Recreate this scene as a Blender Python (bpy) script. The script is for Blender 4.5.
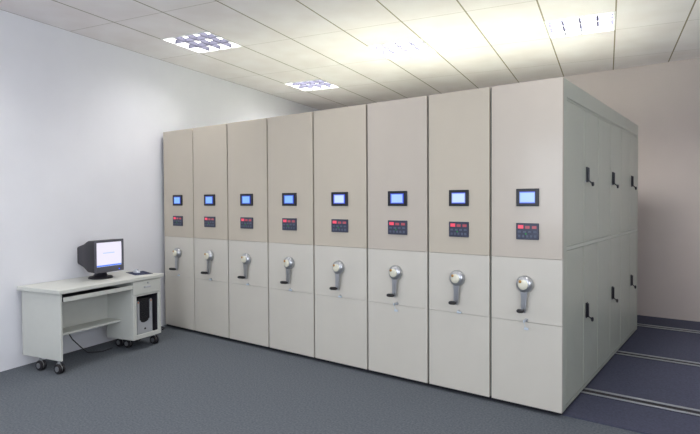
import bpy, bmesh, math, random
from mathutils import Vector, Matrix

random.seed(4)
for o in list(bpy.data.objects):
    bpy.data.objects.remove(o, do_unlink=True)
S = bpy.context.scene
COL = S.collection

# ------------------------------------------------------------------ camera
YAW, PITCH, ROLL = -0.63475, 0.02085, -0.00486
cam_d = bpy.data.cameras.new('camera')
cam = bpy.data.objects.new('camera', cam_d)
COL.objects.link(cam)
F = Vector((math.sin(YAW)*math.cos(PITCH), math.cos(YAW)*math.cos(PITCH), -math.sin(PITCH)))
R0 = Vector((math.cos(YAW), -math.sin(YAW), 0))
U0 = R0.cross(F)
R = R0*math.cos(ROLL) + U0*math.sin(ROLL)
U = -R0*math.sin(ROLL) + U0*math.cos(ROLL)
cam.matrix_world = Matrix(((R.x, U.x, -F.x, 5.8461), (R.y, U.y, -F.y, -3.8245), (R.z, U.z, -F.z, 1.5402), (0, 0, 0, 1)))
cam_d.sensor_width = 36
cam_d.lens = 36*530.56/700
cam_d.shift_x = -0.0163
cam_d.shift_y = -0.0067
cam_d.clip_start = 0.05
S.camera = cam

# ------------------------------------------------------------------ world, light, exposure
S.view_settings.view_transform = 'Standard'
S.view_settings.look = 'None'
S.view_settings.gamma = 1
S.view_settings.exposure = 0.0
wd = bpy.data.worlds.new('World'); S.world = wd; wd.use_nodes = True
wd.node_tree.nodes['Background'].inputs[0].default_value = (0.75, 0.85, 1, 1)
wd.node_tree.nodes['Background'].inputs[1].default_value = 1.0

CEIL = 3.3
ANG = math.radians(11.5)                      # the room stands at a slant to the shelving
UD = Vector((-math.sin(ANG), math.cos(ANG), 0))
VD = Vector((math.cos(ANG), math.sin(ANG), 0))
ORG = Vector((-0.05, 0, 0))
def rp(v, u, z=0): return ORG + VD*v + UD*u + Vector((0, 0, z))
FRONT_Y, BACK_Y, RIGHT_X = -6.0, 4.0, 7.4
PITCHV, PITCHU = 0.635, 0.60
LAMPS = [(1, 3), (1, -1), (1, -5), (4, 1), (7, 1), (4, -3), (7, -3), (4, -7), (7, -7)]   # (cell in v, cell in u); middle and right shelving lamps added for ceiling fill
POW = {'lampA': 29, 'lampB': 20, 'lampC': 9, 'lampD': 74, 'winF': 76, 'winR': 78, 'winS': 6, 'world': 1.5}
wd.node_tree.nodes['Background'].inputs[1].default_value = POW['world']
def area(name, loc, rot, sx, sy, power, color, spread=math.pi):
    d = bpy.data.lights.new(name, 'AREA'); d.shape = 'RECTANGLE'; d.size = sx; d.size_y = sy
    d.energy = power; d.color = color; d.spread = spread
    o = bpy.data.objects.new(name, d); COL.objects.link(o); o.location = loc; o.rotation_euler = rot
    return o
# daylight through the windows: one behind the camera, two added unseen in the right wall for fill
FILL_WINS_R = [(-5.2, -1.9), (-0.2, 3.0)]
area('window_daylight', (3.9, FRONT_Y+0.02, 1.85), (math.radians(90), 0, 0), 3.0, 1.5, POW['winF'], (0.86, 0.92, 1.0))
area('window_daylight', (RIGHT_X-0.02, sum(FILL_WINS_R[0])/2, 1.85), (math.radians(90), 0, math.radians(90)), 3.2, 1.5, POW['winR'], (0.86, 0.92, 1.0))
area('window_daylight', (RIGHT_X-0.02, sum(FILL_WINS_R[1])/2, 1.85), (math.radians(90), 0, math.radians(90)), 3.1, 1.5, POW['winS'], (0.86, 0.92, 1.0))
# ------------------------------------------------------------------ materials
def srgb(r, g, b):
    f = lambda c: (c/255/12.92) if c/255 <= 0.04045 else ((c/255+0.055)/1.055)**2.4
    return (f(r), f(g), f(b), 1)
def mat(name, col, rough=0.5, metal=0.0, noise=0.0, nscale=20, bump=0.0, bscale=300, spec=0.5, coat=0.0, coat_r=0.1):
    m = bpy.data.materials.new(name); m.use_nodes = True
    nt = m.node_tree; b = nt.nodes['Principled BSDF']
    b.inputs['Base Color'].default_value = col
    b.inputs['Roughness'].default_value = rough
    b.inputs['Metallic'].default_value = metal
    b.inputs['Specular IOR Level'].default_value = spec
    b.inputs['Coat Weight'].default_value = coat
    b.inputs['Coat Roughness'].default_value = coat_r
    tc = nt.nodes.new('ShaderNodeTexCoord')
    if noise:
        n = nt.nodes.new('ShaderNodeTexNoise'); n.inputs['Scale'].default_value = nscale; n.inputs['Detail'].default_value = 6
        nt.links.new(tc.outputs['Object'], n.inputs['Vector'])
        r = nt.nodes.new('ShaderNodeValToRGB')
        r.color_ramp.elements[0].position = 0.3; r.color_ramp.elements[1].position = 0.7
        r.color_ramp.elements[0].color = tuple(max(0, c*(1-noise)) for c in col[:3])+(1,)
        r.color_ramp.elements[1].color = tuple(min(1, c*(1+noise)) for c in col[:3])+(1,)
        nt.links.new(n.outputs['Fac'], r.inputs['Fac']); nt.links.new(r.outputs['Color'], b.inputs['Base Color'])
    if bump:
        n2 = nt.nodes.new('ShaderNodeTexNoise'); n2.inputs['Scale'].default_value = bscale; n2.inputs['Detail'].default_value = 3
        nt.links.new(tc.outputs['Object'], n2.inputs['Vector'])
        bp = nt.nodes.new('ShaderNodeBump'); bp.inputs['Strength'].default_value = bump; bp.inputs['Distance'].default_value = 0.004
        nt.links.new(n2.outputs['Fac'], bp.inputs['Height']); nt.links.new(bp.outputs['Normal'], b.inputs['Normal'])
    return m
def emit(name, col, strength=1.0, rough=0.2):
    m = mat(name, (0.02, 0.02, 0.02, 1), rough)
    b = m.node_tree.nodes['Principled BSDF']
    b.inputs['Emission Color'].default_value = col
    b.inputs['Emission Strength'].default_value = strength
    return m
def screen_mat(name, edge, mid, hx, hz, strength=1.0):
    # lit liquid crystal: pale middle field, deeper blue at the rim
    m = emit(name, mid, strength); nt = m.node_tree; b = nt.nodes['Principled BSDF']
    tc = nt.nodes.new('ShaderNodeTexCoord'); sp = nt.nodes.new('ShaderNodeSeparateXYZ')
    nt.links.new(tc.outputs['Object'], sp.inputs[0])
    def mth(op, a, c=None):
        n = nt.nodes.new('ShaderNodeMath'); n.operation = op
        for i, x in enumerate((a, c)):
            if x is None: continue
            if isinstance(x, (int, float)): n.inputs[i].default_value = x
            else: nt.links.new(x, n.inputs[i])
        return n.outputs[0]
    ax = mth('DIVIDE', mth('ABSOLUTE', sp.outputs[0]), hx)
    az = mth('DIVIDE', mth('ABSOLUTE', sp.outputs[2]), hz)
    mx = mth('MAXIMUM', ax, az)
    r = nt.nodes.new('ShaderNodeValToRGB')
    r.color_ramp.elements[0].position = 0.72; r.color_ramp.elements[0].color = mid
    r.color_ramp.elements[1].position = 0.95; r.color_ramp.elements[1].color = edge
    nt.links.new(mx, r.inputs['Fac']); nt.links.new(r.outputs['Color'], b.inputs['Emission Color'])
    return m

M = {}
M['wall'] = mat('wall_paint', srgb(230, 230, 235), 0.75, noise=0.015, nscale=3, bump=0.06, bscale=200)
M['backwall'] = mat('wall_paint_warm', srgb(206, 195, 190), 0.8, noise=0.015, nscale=3)
M['panel_tan'] = mat('tan_enamel', srgb(200, 190, 173), 0.32, noise=0.012, nscale=5, coat=0.25, coat_r=0.12)  # upper panels kept darker and warmer: light gradient put into the colour
M['panel_pink'] = mat('pinkish_grey_enamel', srgb(199, 189, 176), 0.32, noise=0.012, nscale=5, coat=0.25, coat_r=0.12)
M['panel_low'] = mat('light_grey_enamel', srgb(213, 208, 197), 0.3, noise=0.012, nscale=5, coat=0.25, coat_r=0.1)  # lower panels paler than the upper ones, carrying the same light gradient
M['side'] = mat('grey_green_enamel', srgb(187, 191, 177), 0.3, noise=0.012, nscale=5, coat=0.2, coat_r=0.1)
M['strip'] = mat('light_strip_enamel', srgb(196, 199, 188), 0.3)
M['rubber'] = mat('dark_rubber', srgb(62, 58, 56), 0.7)
M['plinth'] = mat('black_plinth', srgb(22, 20, 30), 0.6)
M['black'] = mat('black_plastic', srgb(24, 24, 34), 0.35)
M['blackm'] = mat('matt_black_plastic', srgb(30, 28, 32), 0.5)
M['navy'] = mat('navy_keypad', srgb(58, 62, 82), 0.35)
M['button'] = mat('slate_button', srgb(88, 96, 116), 0.5)
M['chrome'] = mat('satin_chrome', srgb(185, 187, 190), 0.28, 0.85)
M['silver'] = mat('silver_plastic', srgb(190, 192, 196), 0.4, 0.2)
M['cap'] = mat('pale_brass_cap', srgb(230, 226, 206), 0.35, 0.1)
M['brass'] = mat('brass_screw', srgb(196, 150, 84), 0.3, 0.8)
M['key'] = mat('pale_steel_key', srgb(206, 216, 226), 0.4, 0.2)
M['lining'] = mat('dark_lining', srgb(48, 44, 52), 0.7)  # dark colour standing in for shade in the desk openings
M['steel'] = mat('rail_steel', srgb(170, 172, 176), 0.35, 0.7)
M['carpet'] = mat('blue_grey_carpet', srgb(101, 106, 112), 0.95, noise=0.26, nscale=70, bump=0.7, bscale=350, spec=0.1)
M['platform'] = mat('dark_navy_deck', srgb(78, 80, 97), 0.9, noise=0.15, nscale=60, bump=0.4, bscale=300, spec=0.15)
M['desk'] = mat('cream_grey_laminate', srgb(206, 207, 200), 0.4, noise=0.01)
M['bezel'] = mat('grey_monitor_bezel', srgb(84, 84, 92), 0.4)
M['casing'] = mat('dark_monitor_casing', srgb(38, 36, 44), 0.45)
M['orange'] = mat('amber_trim', srgb(216, 130, 60), 0.4)
M['pad'] = mat('navy_cloth', srgb(36, 44, 76), 0.8)
M['mouse'] = mat('pale_plastic', srgb(214, 218, 226), 0.35)
M['louvre'] = mat('low_glare_aluminium', srgb(62, 62, 74), 0.8, 0.0, spec=0.1)
M['frame'] = mat('white_metal_frame', srgb(225, 225, 222), 0.4)
M['glass'] = mat('window_glass', (1, 1, 1, 1), 0.02)
M['glass'].node_tree.nodes['Principled BSDF'].inputs['Transmission Weight'].default_value = 1
M['red1'] = emit('bright_red_digits', srgb(255, 84, 112), 0.9)
M['red2'] = emit('red_digits', srgb(196, 92, 108), 0.7)
M['green'] = emit('green_indicator', srgb(60, 170, 90), 0.7)
M['blue_led'] = emit('blue_power_light', srgb(60, 90, 255), 2.0)
M['tube'] = emit('fluorescent_tube', (1.0, 0.97, 0.98, 1), 6.0)
HX, HZ = 0.066, 0.042
M['scr_deep'] = screen_mat('lit_blue_screen', srgb(40, 70, 225), srgb(140, 195, 255), HX, HZ, 0.95)
M['scr_mid'] = screen_mat('lit_light_blue_screen', srgb(50, 80, 235), srgb(172, 208, 255), HX, HZ, 1.0)
M['scr_pale'] = screen_mat('lit_pale_screen', srgb(60, 90, 245), srgb(205, 228, 255), HX, HZ, 1.0)
M['page'] = emit('lit_monitor_page', srgb(240, 236, 255), 1.0)
M['task'] = emit('lit_taskbar', srgb(90, 140, 250), 1.0)
M['text'] = emit('lit_text_line', srgb(180, 205, 250), 1.0)

# ceiling: board with narrow dark joints in the slanted room grid
def ceiling_mat():
    m = mat('ceiling_board', srgb(212, 206, 188), 0.85)
    nt = m.node_tree; b = nt.nodes['Principled BSDF']
    tc = nt.nodes.new('ShaderNodeTexCoord'); sp = nt.nodes.new('ShaderNodeSeparateXYZ'); nt.links.new(tc.outputs['Object'], sp.inputs[0])
    def mth(op, a, c=None):
        n = nt.nodes.new('ShaderNodeMath'); n.operation = op
        for i, x in enumerate((a, c)):
            if x is None: continue
            if isinstance(x, (int, float)): n.inputs[i].default_value = x
            else: nt.links.new(x, n.inputs[i])
        return n.outputs[0]
    def line(out, pitch, half):
        fr = mth('ABSOLUTE', mth('SUBTRACT', mth('FRACT', mth('ADD', mth('DIVIDE', out, pitch), 0.5)), 0.5))
        return mth('LESS_THAN', fr, half/pitch)
    lv = line(sp.outputs[0], PITCHV, 0.007)
    lu = mth('MULTIPLY', line(sp.outputs[1], PITCHU*2, 0.005), 0.45)
    k = mth('MAXIMUM', lv, lu)
    n = nt.nodes.new('ShaderNodeTexNoise'); n.inputs['Scale'].default_value = 2.5; nt.links.new(tc.outputs['Object'], n.inputs['Vector'])
    r = nt.nodes.new('ShaderNodeValToRGB')
    r.color_ramp.elements[0].position = .35; r.color_ramp.elements[1].position = .65
    r.color_ramp.elements[0].color = srgb(238, 231, 230); r.color_ramp.elements[1].color = srgb(244, 239, 239)
    nt.links.new(n.outputs['Fac'], r.inputs['Fac'])
    mx = nt.nodes.new('ShaderNodeMix'); mx.data_type = 'RGBA'
    nt.links.new(k, mx.inputs[0]); nt.links.new(r.outputs['Color'], mx.inputs[6]); mx.inputs[7].default_value = srgb(150, 140, 120)
    nt.links.new(mx.outputs[2], b.inputs['Base Color'])
    return m
M['ceiling'] = ceiling_mat()

# ------------------------------------------------------------------ mesh helpers
def box(bm, x0, x1, y0, y1, z0, z1, bev=0.0, seg=2):
    r = bmesh.ops.create_cube(bm, size=1)
    vs = r['verts']
    bmesh.ops.scale(bm, vec=(x1-x0, y1-y0, z1-z0), verts=vs)
    bmesh.ops.translate(bm, vec=((x0+x1)/2, (y0+y1)/2, (z0+z1)/2), verts=vs)
    if bev > 0:
        es = list({e for v in vs for e in v.link_edges})
        bmesh.ops.bevel(bm, geom=es, offset=bev, segments=seg, affect='EDGES', profile=0.5)
def lathe(bm, prof, c, axis='z', n=28):
    """rings of (radius, height) about an axis through c"""
    rings = []
    for r, h in prof:
        ring = []
        for k in range(n):
            a = 2*math.pi*k/n
            p = {'z': (r*math.cos(a), r*math.sin(a), h), 'y': (r*math.cos(a), h, r*math.sin(a)), 'x': (h, r*math.cos(a), r*math.sin(a))}[axis]
            ring.append(bm.verts.new(Vector(c)+Vector(p)))
        rings.append(ring)
    for a, b in zip(rings, rings[1:]):
        for k in range(n):
            bm.faces.new((a[k], a[(k+1) % n], b[(k+1) % n], b[k]))
    bm.faces.new(rings[0]); bm.faces.new(rings[-1][::-1])
def tube(bm, pts, r, n=10):
    pts = [Vector(p) for p in pts]; rings = []
    for i, p in enumerate(pts):
        t = (pts[min(i+1, len(pts)-1)] - pts[max(i-1, 0)]).normalized()
        a = t.orthogonal().normalized() if i == 0 else (prev - t*prev.dot(t)).normalized()
        prev = a; b = t.cross(a)
        rr = r[i] if isinstance(r, (list, tuple)) else r
        rings.append([bm.verts.new(p + a*rr*math.cos(2*math.pi*k/n) + b*rr*math.sin(2*math.pi*k/n)) for k in range(n)])
    for a, b in zip(rings, rings[1:]):
        for k in range(n): bm.faces.new((a[k], a[(k+1) % n], b[(k+1) % n], b[k]))
    bm.faces.new(rings[0][::-1]); bm.faces.new(rings[-1])
def prism(bm, pts, y0, y1, plane='xz'):
    """outline pts extruded between y0 and y1 (third axis)"""
    def P(a, b, c): return (a, c, b) if plane == 'xz' else ((c, a, b) if plane == 'yz' else (a, b, c))
    A = [bm.verts.new(P(a, b, y0)) for a, b in pts]; B = [bm.verts.new(P(a, b, y1)) for a, b in pts]
    n = len(pts)
    bm.faces.new(A); bm.faces.new(B[::-1])
    for k in range(n): bm.faces.new((A[k], B[k], B[(k+1) % n], A[(k+1) % n]))
def obj(name, bm, m, parent=None, smooth=False, loc=None):
    bmesh.ops.recalc_face_normals(bm, faces=bm.faces)
    me = bpy.data.meshes.new(name); bm.to_mesh(me); bm.free()
    me.materials.append(m)
    if smooth:
        for p in me.polygons: p.use_smooth = True
        try: me.set_sharp_from_angle(angle=math.radians(40))
        except Exception: pass
    o = bpy.data.objects.new(name, me); COL.objects.link(o)
    if parent: o.parent = parent
    if loc: o.location = loc
    return o
def thing(name, label, cat, loc=(0, 0, 0), rz=0, group=None):
    o = bpy.data.objects.new(name, None); COL.objects.link(o)
    o.location = loc; o.rotation_euler = (0, 0, rz); o.empty_display_size = 0.1
    o['label'] = label; o['category'] = cat
    if group: o['group'] = group
    return o
def tag(o, label, cat, group=None):
    o['label'] = label; o['category'] = cat
    if group: o['group'] = group
    return o
def struct(o): o['kind'] = 'structure'; return o
NB = bmesh.new

# ------------------------------------------------------------------ the room
bm = NB(); box(bm, -4, RIGHT_X+0.3, FRONT_Y-0.3, BACK_Y+0.3, -0.12, 0)
struct(obj('floor', bm, M['carpet']))
# left wall, slanted
def slab_uv(v0, v1, u0, u1, z0, z1, name, m):
    bm = NB(); box(bm, v0, v1, u0, u1, z0, z1)
    o = obj(name, bm, m); o.location = ORG; o.rotation_euler = (0, 0, ANG); return struct(o)
slab_uv(-0.15, 0, -6.6, 5.2, 0, CEIL+0.2, 'wall_left', M['wall'])
bm = NB(); box(bm, -1.6, RIGHT_X+0.15, BACK_Y, BACK_Y+0.15, 0, CEIL+0.2); struct(obj('wall_back', bm, M['backwall']))
bm = NB(); box(bm, RIGHT_X, RIGHT_X+0.15, FRONT_Y, BACK_Y, 0, 1.1); box(bm, RIGHT_X, RIGHT_X+0.15, FRONT_Y, BACK_Y, 2.6, CEIL+0.2)
yy = [FRONT_Y, FILL_WINS_R[0][0], FILL_WINS_R[0][1], FILL_WINS_R[1][0], FILL_WINS_R[1][1], BACK_Y]
for q in (0, 2, 4): box(bm, RIGHT_X, RIGHT_X+0.15, yy[q], yy[q+1], 1.1, 2.6)
struct(obj('wall_right', bm, M['backwall']))
for n_, (ya, yb) in enumerate(FILL_WINS_R):  # unseen windows, added to bring fill light to the shelving side
    bm = NB()
    for y in (ya, (ya+yb)/2-0.025, yb-0.05): box(bm, RIGHT_X+.04, RIGHT_X+.12, y, y+0.05, 1.1, 2.6)
    for z in (1.1, 2.55): box(bm, RIGHT_X+.04, RIGHT_X+.12, ya+.05, yb-.05, z, z+0.05)
    w = struct(obj('window_%d' % (n_+2), bm, M['frame']))
    bm = NB(); box(bm, RIGHT_X+.085, RIGHT_X+.09, ya+.05, yb-.05, 1.15, 2.55); obj('pane', bm, M['glass'], w)
WX0, WX1, WZ0, WZ1 = 2.4, 5.4, 1.1, 2.6
bm = NB()
box(bm, 0.5, WX0, FRONT_Y-0.15, FRONT_Y, 0, CEIL+0.2); box(bm, WX1, RIGHT_X+0.15, FRONT_Y-0.15, FRONT_Y, 0, CEIL+0.2)
box(bm, WX0, WX1, FRONT_Y-0.15, FRONT_Y, 0, WZ0); box(bm, WX0, WX1, FRONT_Y-0.15, FRONT_Y, WZ1, CEIL+0.2)
struct(obj('wall_front', bm, M['wall']))
bm = NB()
for x in (WX0, (WX0+WX1)/2-0.025, WX1-0.05): box(bm, x, x+0.05, FRONT_Y-0.12, FRONT_Y-0.04, WZ0, WZ1)
for z in (WZ0, WZ1-0.05): box(bm, WX0+0.05, WX1-0.05, FRONT_Y-0.12, FRONT_Y-0.04, z, z+0.05)
w = struct(obj('window_1', bm, M['frame']))
bm = NB(); box(bm, WX0+0.05, WX1-0.05, FRONT_Y-0.09, FRONT_Y-0.085, WZ0+0.05, WZ1-0.05); obj('pane', bm, M['glass'], w)

# ceiling in grid cells, open where a lamp is let in
bm = NB()
lampset = set(LAMPS)
for i in range(-1, 15):
    j0 = None
    for j in range(-14, 12):
        if (i, j) in lampset:
            continue
        x0, x1, y0, y1 = i*PITCHV, (i+1)*PITCHV, j*PITCHU-0.0, (j+1)*PITCHU
        vs = [bm.verts.new((x, y, 0)) for x, y in ((x0, y0), (x1, y0), (x1, y1), (x0, y1))]
        bm.faces.new(vs)
bmesh.ops.remove_doubles(bm, verts=bm.verts, dist=1e-4)
bmesh.ops.recalc_face_normals(bm, faces=bm.faces)
ext = bmesh.ops.extrude_face_region(bm, geom=list(bm.faces))
bmesh.ops.translate(bm, vec=(0, 0, 0.02), verts=[e for e in ext['geom'] if isinstance(e, bmesh.types.BMVert)])
c = struct(obj('ceiling', bm, M['ceiling'])); c.location = ORG + Vector((0, 0, CEIL)); c.rotation_euler = (0, 0, ANG)
# roof slab above keeps the sky out
bm = NB(); box(bm, -4, RIGHT_X+0.5, FRONT_Y-0.5, BACK_Y+0.5, CEIL+0.2, CEIL+0.3); struct(obj('trim_1', bm, M['wall']))

LAMP_WHERE = {(1, 3): 'louvred ceiling lamp above the left end of the shelving',
              (1, -1): 'louvred ceiling lamp in front of the shelving, above the computer desk',
              (1, -5): 'louvred ceiling lamp near the front end of the left wall',
              (4, 1): 'louvred ceiling lamp above the middle of the shelving row',
              (7, 1): 'louvred ceiling lamp above the right end of the shelving row',
              (4, -3): 'louvred ceiling lamp over the open floor in mid room',
              (7, -3): 'louvred ceiling lamp over the open floor at the right',
              (4, -7): 'louvred ceiling lamp over the middle of the front window',
              (7, -7): 'louvred ceiling lamp over the front right corner of the room'}
def lamp(i, j):
    x0, x1, y0, y1 = i*PITCHV, (i+1)*PITCHV, j*PITCHU, (j+1)*PITCHU
    cx_, cy_ = (x0+x1)/2, (y0+y1)/2
    t = thing('ceiling_lamp', LAMP_WHERE[(i, j)], 'ceiling lamp', rp(cx_, cy_, CEIL), ANG, 'square louvred ceiling lamps')
    hx, hy = PITCHV/2, PITCHU/2
    bm = NB()
    for a, b, c_, d in ((-hx, -hx+.015, -hy, hy), (hx-.015, hx, -hy, hy), (-hx+.015, hx-.015, -hy, -hy+.015), (-hx+.015, hx-.015, hy-.015, hy)):
        box(bm, a, b, c_, d, -0.004, 0.11)
    box(bm, -hx, hx, -hy, hy, 0.11, 0.12)
    obj('housing', bm, M['frame'], t)
    bm = NB()
    for k in range(1, 4): 
        x = -hx + 2*hx*k/4
        prism(bm, [(x-.006, 0.0), (x+.006, 0.0), (x+.002, .045), (x-.002, .045)], -hy+.016, hy-.016)
    for k in range(1, 3):
        y = -hy + 2*hy*k/3
        prism(bm, [(y-.006, 0.0), (y+.006, 0.0), (y+.002, .045), (y-.002, .045)], -hx+.016, hx-.016, 'yz')
    obj('louvre', bm, M['louvre'], t)
    for k in range(3):
        bm = NB(); y = -hy + 2*hy*(k+.5)/3
        lathe(bm, [(.013, -hx+.03), (.013, hx-.03)], (0, y, 0.085), 'x', 12)
        obj('tube', bm, M['tube'], t, True)
    l = area('lamp_light', (0, 0, 0.065), (0, 0, 0), 0.56, 0.54, POW['lampA' if (i, j) == (1, 3) else 'lampB' if i == 1 else 'lampD' if j == 1 else 'lampC'], (1.0, 0.985, 0.96), math.radians(172 if (i, j) == (1, 3) else 150))
    l.parent = t
for ij in LAMPS: lamp(*ij)

# raised dark deck and rails under the shelving
bm = NB(); box(bm, 0.05, RIGHT_X, 0.06, BACK_Y, 0, 0.012); struct(obj('trim_2', bm, M['platform']))
def rail(y, label):
    t = thing('floor_rail', label, 'floor rail', (0, y, 0.012), 0, 'rails the shelving rolls on')
    bm = NB(); box(bm, 0.3, RIGHT_X, -.055, .055, 0, 0.004); obj('rail_bed', bm, M['plinth'], t)
    for s in (-1, 1):
        bm = NB(); box(bm, 0.3, RIGHT_X, s*.048-.011, s*.048+.011, 0.004, 0.012, .002); obj('rail_strip', bm, M['steel'], t)
rail(0.62, 'steel double floor rail nearest the front corner of the shelving')
rail(1.93, 'steel double floor rail further back, second from the shelving front')
rail(3.35, 'steel double floor rail behind the far end of the shelving')

# ------------------------------------------------------------------ shelving units
J = [0, .5937, 1.2051, 1.8315, 2.4593, 3.0917, 3.7068, 4.2465, 4.7774]
H = 2.40
DEPTH = 3.02
GAP = 0.009
tops = ['panel_tan', 'panel_tan', 'panel_tan', 'panel_tan', 'panel_tan', 'panel_pink', 'panel_tan', 'panel_pink']
scr = ['scr_deep', 'scr_deep', 'scr_deep', 'scr_deep', 'scr_pale', 'scr_mid', 'scr_pale', 'scr_mid']
LBL = ['leftmost mobile shelving unit with crank, standing next to the white wall and desk',
       'second mobile shelving unit from the left wall, grey with crank and blue screen',
       'third mobile shelving unit from the left wall, tan above, grey below',
       'fourth mobile shelving unit from the left, left of the row\'s middle seam',
       'fifth mobile shelving unit from the left, with pale white-blue screen, right of middle seam',
       'sixth mobile shelving unit from the left, pinkish top panel between two tan ones',
       'seventh mobile shelving unit, tan top panel, just left of the end unit',
       'rightmost mobile shelving unit with doors and black handles along its side']
def fittings(t, xc, k):
    f = min(1.0, (J[k+1]-J[k])/0.62)
    hw = .097*f
    # lit display
    dz = 1.562
    bm = NB(); box(bm, xc-hw, xc+hw, -.012, .0, dz-.064, dz+.064, .004); d = obj('display', bm, M['black'], t)
    bm = NB(); box(bm, -HX*f, HX*f, -.0015, .0015, -HZ, HZ); s = obj('screen', bm, M[scr[k]], d); s.location = (xc, -.0132, dz)
    # keypad with red digit windows
    kz = 1.315
    bm = NB(); box(bm, xc-hw, xc+hw, -.012, .0, kz-.060, kz+.060, .004); p = obj('keypad', bm, M['navy'], t)
    for i in range(3):
        x = xc + (-.056 + i*.058)*f
        bm = NB(); box(bm, x-(.023 if i == 0 else .019)*f, x+(.023 if i == 0 else .019)*f, -.0140, -.0118, kz+.020, kz+.046-(.006 if i else 0)); obj('digit_window', bm, M['red1' if i == 0 else 'red2'], p)
    for i in range(5):
        x = xc + (-.068 + i*.034)*f
        bm = NB(); box(bm, x-.010*f, x+.010*f, -.0145, -.0118, kz-.044, kz-.026, .002); obj('button', bm, M['button'], p)
    for i in range(4):
        x = xc + (-.066 + i*.044)*f
        bm = NB(); box(bm, x-.014*f, x+.014*f, -.0140, -.0118, kz-.010, kz+.004, .001); obj('button', bm, M['button'], p)
    bm = NB(); lathe(bm, [(.006, -.015), (.006, -.0118)], (xc-.012*f, 0, kz-.018), 'y', 12); obj('indicator', bm, M['green'], p)
    # crank wheel: hub, tapered arm, black grip sticking out
    wz = 0.93
    xc = -.013
    bm = NB()
    lathe(bm, [(.052, 0), (.062, -.006), (.064, -.020), (.060, -.034), (.048, -.046), (.036, -.050)], (xc+.014, 0, wz), 'y', 36)
    prism(bm, [(xc-.014, wz-.03), (xc+.042, wz-.03), (xc+.034, wz-.10), (xc+.028, wz-.190), (xc+.020, wz-.208), (xc+.000, wz-.208), (xc-.008, wz-.190), (xc-.006, wz-.10)], -.038, -.018)
    cr = obj('crank', bm, M['chrome'], t, True)
    bm = NB(); lathe(bm, [(.036, -.049), (.037, -.053), (.035, -.057), (.026, -.060), (.010, -.061)], (xc+.012, 0, wz+.001), 'y', 28); cp = obj('hub_cap', bm, M['cap'], cr, True)
    bm = NB(); lathe(bm, [(.011, -.058), (.011, -.063), (.006, -.065)], (xc-.006, 0, wz+.022), 'y', 14); obj('cap_screw', bm, M['brass'], cr, True)
    bm = NB(); gx, gz = xc+.008, wz-.194
    P_ = [(-.034, 0), (-.050, .012), (-.056, .015), (-.080, .0145), (-.108, .0145), (-.120, .011), (-.123, .005)]
    tube(bm, [(gx + (q+.034)*.10, q, gz - (q+.034)*.16) for q, _ in P_], [max(r_, .009) if i < 2 else r_ for i, (q, r_) in enumerate(P_)], 16)
    obj('grip', bm, M['blackm'], cr, True)
    # lock with key below
    lz = 0.664
    bm = NB(); lathe(bm, [(.014, 0), (.014, -.006), (.010, -.012)], (xc+.020, 0, lz), 'y', 20); lk = obj('lock', bm, M['chrome'], t, True)
    if k in (5, 7):
        bm = NB(); box(bm, xc+.018, xc+.022, -.040, -.012, lz-.004, lz+.004); lathe(bm, [(.012, -.002), (.012, .002)], (xc+.020, -.048, lz), 'x', 16)
        tube(bm, [(xc+.020, -.05, lz-.010), (xc+.024, -.045, lz-.03), (xc+.03, -.04, lz-.045)], .002, 6)
        box(bm, xc+.016, xc+.050, -.044, -.036, lz-.062, lz-.044, .003)
        obj('key', bm, M['key'], lk)
    else:
        bm = NB(); box(bm, xc+.010, xc+.048, -.022, -.010, lz-.010, lz+.004, .003); obj('key', bm, M['key'], lk)
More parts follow.
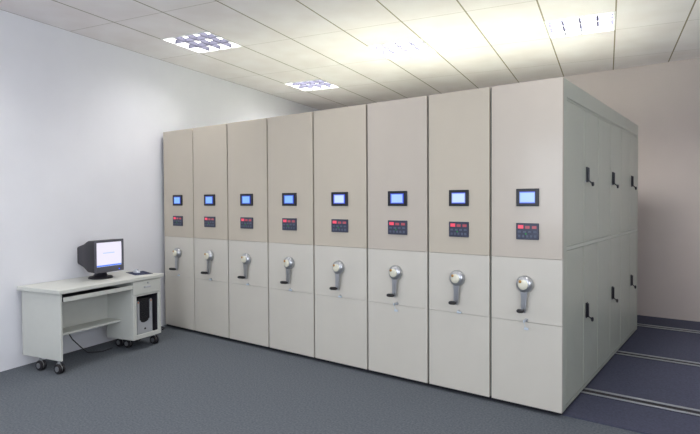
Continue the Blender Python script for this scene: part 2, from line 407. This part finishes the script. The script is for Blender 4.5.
def unit(k):
    x0, x1 = J[k]+GAP, J[k+1]-(GAP if k < 7 else 0)
    t = thing('mobile_shelving_unit', LBL[k], 'shelving unit', ((x0+x1)/2, 0.0, 0.0), 0, 'row of mobile shelving units')
    w = (x1-x0)/2
    z0 = 0.035
    for nm, za, zb, m in (('lower_panel', z0, .6490, 'panel_low'), ('middle_panel', .6510, 1.1190, 'panel_low'), ('upper_panel', 1.1212, H, tops[k])):
        bm = NB(); box(bm, -w, w, 0, 0.028, za, zb, .0012, 1); obj(nm, bm, M[m], t)
    bm = NB()
    bx0 = -w-GAP*0.4
    if k == 0: bx0 = -w - .028
    bx1 = w+GAP*0.4 if k < 7 else w-.008
    box(bm, -w+.004, bx1 if k < 7 else w-.010, 0.028, 0.06, .04, H-.01)
    box(bm, bx0 if k == 0 else -w-.002, bx1, 0.06, DEPTH, .04, H-.04 if k == 0 else H-.012)
    obj('body', bm, M['side'], t)
    bm = NB(); box(bm, -w-GAP*.9, -w+.004, 0.012, 0.05, .04, H-.005); obj('rubber_seal', bm, M['rubber'], t)
    bm = NB(); box(bm, -w-GAP*.7, w+(GAP*.7 if k < 7 else -.01), 0.022, DEPTH-.02, .0125, .04); obj('plinth', bm, M['plinth'], t)
    fittings(t, (0, 0, 0, 0, .010, .016, .010, .016)[k], k)
    if k == 7:
        xs = w-.008                         # face of the side framing
        xf = w
        bm = NB(); box(bm, xs, xf, 0.028, 0.10, 0.035, H); obj('side_stile', bm, M['side'], t)
        bm = NB(); box(bm, xs, xf, 3.0, DEPTH+.02, 0.035, H); obj('side_stile', bm, M['side'], t)
        bm = NB(); box(bm, xs, xf, 0.10, 3.0, 2.273, H, .002, 1); box(bm, xs, xf-.002, 0.10, 3.0, 2.2535, 2.270, .002, 1); obj('cornice', bm, M['side'], t)
        bm = NB(); box(bm, xs, xf+.002, 0.10, 3.0, 1.181, 1.207, .002, 1); obj('middle_rail', bm, M['strip'], t)
        bm = NB(); box(bm, xs, xf-.002, 0.10, 3.0, 0.035, 0.06); obj('bottom_rail', bm, M['side'], t)
        ys = [0.10, 0.593, 1.075, 1.57, 2.065, 2.55, 3.0]
        for (za, zb, hz) in ((1.212, 2.250, 1.745), (0.065, 1.176, 0.655)):
            for i in range(6):
                bm = NB(); box(bm, xs, xf-.001, ys[i]+.008, ys[i+1]-.008, za, zb, .002, 1)
                d = obj('door', bm, M['side'], t)
                if i % 2 == 1:
                    y = ys[i] + .085
                    bm = NB(); box(bm, xf-.001, xf+.008, y-.026, y+.026, hz-.062, hz+.062, .004)
                    box(bm, xf+.008, xf+.020, y-.014, y+.014, hz-.056, hz+.056, .006)
                    hd = obj('handle', bm, M['black'], d)
                    bm = NB(); tube(bm, [(xf+.018, y, hz-.050), (xf+.030, y+.015, hz-.064), (xf+.036, y+.028, hz-.076)], [.005, .005, .005], 8)
                    lathe(bm, [(.012, 0), (.018, .004), (.018, .014), (.012, .018)], (xf+.030, y+.030, hz-.076), 'x', 14)
                    obj('key', bm, M['black'], d, True)
                    bm = NB(); lathe(bm, [(.010, 0), (.010, .004), (.006, .006)], (xf-.001, y-.045, hz-.055), 'x', 12); obj('door_lock', bm, M['chrome'], d)
for k in range(8): unit(k)

# ------------------------------------------------------------------ computer desk (local x out from the wall, y along it)
desk = thing('computer_desk', 'cream computer desk with pedestal and casters against the left wall', 'desk', ORG, ANG)
DX = 0.60
L0, L1 = -1.80, -0.575
bm = NB(); box(bm, .012, DX+.012, L0, L1, .722, .761, .008, 3); obj('desktop', bm, M['desk'], desk)
PB = .21
# pedestal carcass
P0, P1 = -.985, -.613
bm = NB()
box(bm, PB, DX-.018, P0, P0+.018, .115, .721); box(bm, PB, DX-.018, P1-.018, P1, .115, .721)
box(bm, PB, DX-.018, P0+.018, P1-.018, .115, .135); box(bm, PB, PB+.015, P0+.018, P1-.018, .135, .721)
box(bm, PB+.015, DX-.018, P0+.018, P1-.018, .560, .578)
# face frame
box(bm, DX-.018, DX, P0, P0+.046, .115, .575, .002, 1); box(bm, DX-.018, DX, P1-.036, P1, .115, .575, .002, 1)
box(bm, DX-.018, DX, P0+.046, P1-.036, .115, .158, .002, 1)
box(bm, DX-.018, DX, P0+.046, P1-.036, .562, .575, .002, 1)
obj('pedestal', bm, M['desk'], desk)
bm = NB(); box(bm, PB+.016, PB+.02, P0+.02, P1-.02, .137, .558); box(bm, PB+.02, DX-.02, P1-.022, P1-.0185, .137, .558); box(bm, PB+.02, DX-.02, P0+.0185, P0+.022, .137, .558); box(bm, PB+.02, DX-.02, P0+.022, P1-.022, .555, .5595)  # thin dark sheets added as the shade inside the pedestal
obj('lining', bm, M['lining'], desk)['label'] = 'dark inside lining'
bm = NB(); box(bm, DX-.016, DX+.002, P0+.002, P1-.002, .581, .717, .003); dr = obj('drawer', bm, M['desk'], desk)
bm = NB(); box(bm, DX+.001, DX+.010, -.845, -.755, .640, .660, .004); box(bm, DX+.010, DX+.013, -.835, -.765, .645, .655); obj('handle', bm, M['silver'], dr)
bm = NB(); lathe(bm, [(.010, 0), (.010, .005), (.006, .007)], (DX+.002, -.79, .690), 'x', 16); obj('drawer_lock', bm, M['chrome'], dr)
# keyboard tray
bm = NB(); box(bm, DX-.016, DX+.002, -1.745, P0-.002, .648, .688, .003); kt = obj('keyboard_tray', bm, M['desk'], desk)
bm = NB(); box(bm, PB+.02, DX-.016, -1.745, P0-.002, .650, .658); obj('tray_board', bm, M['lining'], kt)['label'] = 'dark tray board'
# panels of the knee space
bm = NB(); box(bm, PB, PB+.016, L0+.05, P0-.001, .30, .721); obj('back_panel', bm, M['desk'], desk)
bm = NB(); box(bm, PB+.016, .42, L0+.05, P0-.001, .300, .322, .002, 1); obj('shelf', bm, M['desk'], desk)
bm = NB(); box(bm, .04, DX-.02, L0+.03, L0+.05, .115, .721, .002, 1); obj('side_panel', bm, M['desk'], desk)
def caster(x, y):
    bm = NB(); lathe(bm, [(.012, .085), (.020, .088), (.020, .092), (.010, .092), (.010, .1155)], (x, y, 0), 'z', 16)
    box(bm, x-.006, x+.03, y-.006, y+.006, .045, .088, .004)
    lathe(bm, [(.034, -.006), (.034, .006)], (x+.012, y, .047), 'y', 20)
    c = obj('caster', bm, M['chrome'], desk, True)
    for s in (-1, 1):
        bm = NB(); lathe(bm, [(.020, s*.007), (.044, s*.009), (.047, s*.014), (.044, s*.024), (.016, s*.027)], (x+.012, y, .047), 'y', 28); wv = obj('wheel', bm, M['blackm'], c, True)
    bm = NB(); lathe(bm, [(.024, -.031), (.024, .031)], (x+.012, y, .047), 'y', 18); obj('wheel_cap', bm, M['chrome'], c)
for x in (.28, DX-.065):
    for y in (P1-.045,): caster(x, y)
    caster(min(x, DX-.20), P0+.10)
    caster(x, L0+.04)

# tower computer inside the pedestal
tw = thing('tower_computer', 'black and silver tower computer inside the desk pedestal', 'computer', rp(0, 0, .1355), ANG)
a, b = -.886, -.676
bm = NB(); box(bm, .24, .53, a, b, 0, .385, .006); obj('case', bm, M['blackm'], tw)
bm = NB()
pr_ = [(a+.004, .004), (b-.004, .004), (b-.004, .352), (b-.018, .368), (b-.034, .352), (b-.034, .160)]
for i in range(7):
    t_ = math.pi*i/6
    pr_.append(((a+b)/2 + (.061)*math.cos(t_), .155 - .032*math.sin(t_)))
pr_ += [(a+.034, .160), (a+.034, .352), (a+.018, .368), (a+.004, .352)]
prism(bm, pr_, .530, .543, 'yz'); fr = obj('front_bezel', bm, M['silver'], tw)
bm = NB(); lathe(bm, [(.010, 0), (.010, .004), (.006, .006)], (.543, (a+b)/2, .060), 'x', 18); obj('power_button', bm, M['blackm'], fr)
for y in (a+.019, b-.019):
    bm = NB(); box(bm, .5425, .5445, y-.009, y+.009, .340, .354, .0015); obj('trim_tip', bm, M['orange'], fr)
bm = NB()
for i in range(9): box(bm, .530, .538, a+.042, b-.042, .175+i*.021, .189+i*.021, .003)
obj('grille', bm, M['black'], tw)

# monitor
mo = thing('crt_monitor', 'dark grey tube monitor with lit pale screen on the computer desk', 'monitor', rp(0, 0, .7615), ANG)
m0, m1, mz0, mz1, mv = -1.272, -.925, .070, .400, .41
bm = NB()
# bezel ring
box(bm, mv-.014, mv, m0, m0+.022, mz0, mz1, .006); box(bm, mv-.014, mv, m1-.022, m1, mz0, mz1, .006)
box(bm, mv-.014, mv, m0+.018, m1-.016, mz1-.026, mz1, .006); box(bm, mv-.014, mv-.001, m0+.018, m1-.016, mz0, mz0+.060, .006)
obj('bezel', bm, M['bezel'], mo)
bm = NB()
secs = [(mv-.013, .995, .995), (mv-.12, .97, .96), (mv-.22, .78, .74), (mv-.345, .62, .55)]
rings = []
cy_, cz_ = (m0+m1)/2, (mz0+mz1)/2
for x, sy, sz in secs:
    ring = []
    hw, hh, rr = (m1-m0)/2*sy, (mz1-mz0)/2*sz, .02
    for (qx, qz, a0) in ((1, 1, 0), (-1, 1, 90), (-1, -1, 180), (1, -1, 270)):
        for d_ in (0, 45, 90):
            an = math.radians(a0+d_)
            ring.append(bm.verts.new((x, cy_ + qx*(hw-rr) + rr*math.cos(an), cz_ + qz*(hh-rr) + rr*math.sin(an))))
    rings.append(ring)
n = len(rings[0])
for A, B in zip(rings, rings[1:]):
    for k in range(n): bm.faces.new((A[k], A[(k+1) % n], B[(k+1) % n], B[k]))
bm.faces.new(rings[-1])
obj('casing', bm, M['casing'], mo, True)
s0, s1, sz0, sz1 = m0+.022, m1-.020, mz0+.058, mz1-.024
bm = NB()
NY, NZ = 12, 10; g = []
for i in range(NY+1):
    row = []
    for j in range(NZ+1):
        a_, b_ = i/NY*2-1, j/NZ*2-1
        row.append(bm.verts.new((mv-.010-.006*(a_*a_+b_*b_)/2, s0+(s1-s0)*i/NY, sz0+(sz1-sz0)*j/NZ)))
    g.append(row)
for i in range(NY):
    for j in range(NZ): bm.faces.new((g[i][j], g[i+1][j], g[i+1][j+1], g[i][j+1]))
bk = [bm.verts.new((mv-.013-.012, y, z)) for y, z in ((s0, sz0), (s1, sz0), (s1, sz1), (s0, sz1))]
bm.faces.new(bk)
sc = obj('screen', bm, M['page'], mo, True)
bm = NB(); box(bm, mv-.014, mv-.0115, s0+.006, s1-.006, sz0+.003, sz0+.018); obj('taskbar', bm, M['task'], sc)
bm = NB(); box(bm, mv-.012, mv-.0095, s0+.08, s1-.09, .262, .270); obj('text_line', bm, M['text'], sc)
bm = NB(); lathe(bm, [(.006, 0), (.006, .003), (.003, .004)], (mv, m1-.062, mz0+.022), 'x', 14); obj('power_light', bm, M['blue_led'], mo)
bm = NB()
lathe(bm, [(.115, 0), (.118, .008), (.110, .018), (.070, .026), (.055, .050), (.070, .085)], (mv-.14, cy_, 0), 'z', 32)
obj('stand', bm, M['casing'], mo, True)

# mouse pad and mouse
bm = NB()
box(bm, -.15, .15, -.095, .095, 0, .004, .0018)
pad = obj('mouse_pad', bm, M['pad']); pad.location = rp(.353, -.675, .7615); pad.rotation_euler = (0, 0, ANG-.42)
tag(pad, 'dark blue mouse pad on the right end of the desk', 'mouse pad')
ms = thing('computer_mouse', 'small pale computer mouse resting on the dark blue mouse pad', 'mouse', rp(.30, -.665, .7658), ANG-.3)
bm = NB(); bmesh.ops.create_uvsphere(bm, u_segments=24, v_segments=14, radius=1)
bmesh.ops.scale(bm, vec=(.056, .032, .036), verts=bm.verts)
for v in list(bm.verts):
    if v.co.z < 0: v.co.z *= .02
obj('mouse_body', bm, M['mouse'], ms, True)
bm = NB(); lathe(bm, [(.006, -.004), (.009, 0), (.006, .004)], (.030, 0, .027), 'y', 14); obj('scroll_wheel', bm, M['blackm'], ms)
# cables
bm = NB()
pts = [rp(.30, -1.50, .296), rp(.26, -1.42, .20), rp(.26, -1.33, .10), rp(.24, -1.24, .02), rp(.30, -1.12, .006), rp(.28, -.98, .006)]
tube(bm, pts, .005, 8); tag(obj('power_cable', bm, M['blackm'], None, True), 'black power cable trailing from the desk shelf to the floor', 'cable')
bm = NB()
pts = [rp(.02, -.42, .34), rp(.015, -.36, .22), rp(.03, -.27, .12), rp(.02, -.20, .06), rp(.035, -.13, .012), rp(.05, -.06, .008), rp(.12, -.10, .008), rp(.16, -.16, .008)]
tube(bm, pts, .008, 8); tag(obj('wall_cable', bm, M['blackm'], None, True), 'black cable hanging down the wall between desk and shelving', 'cable')
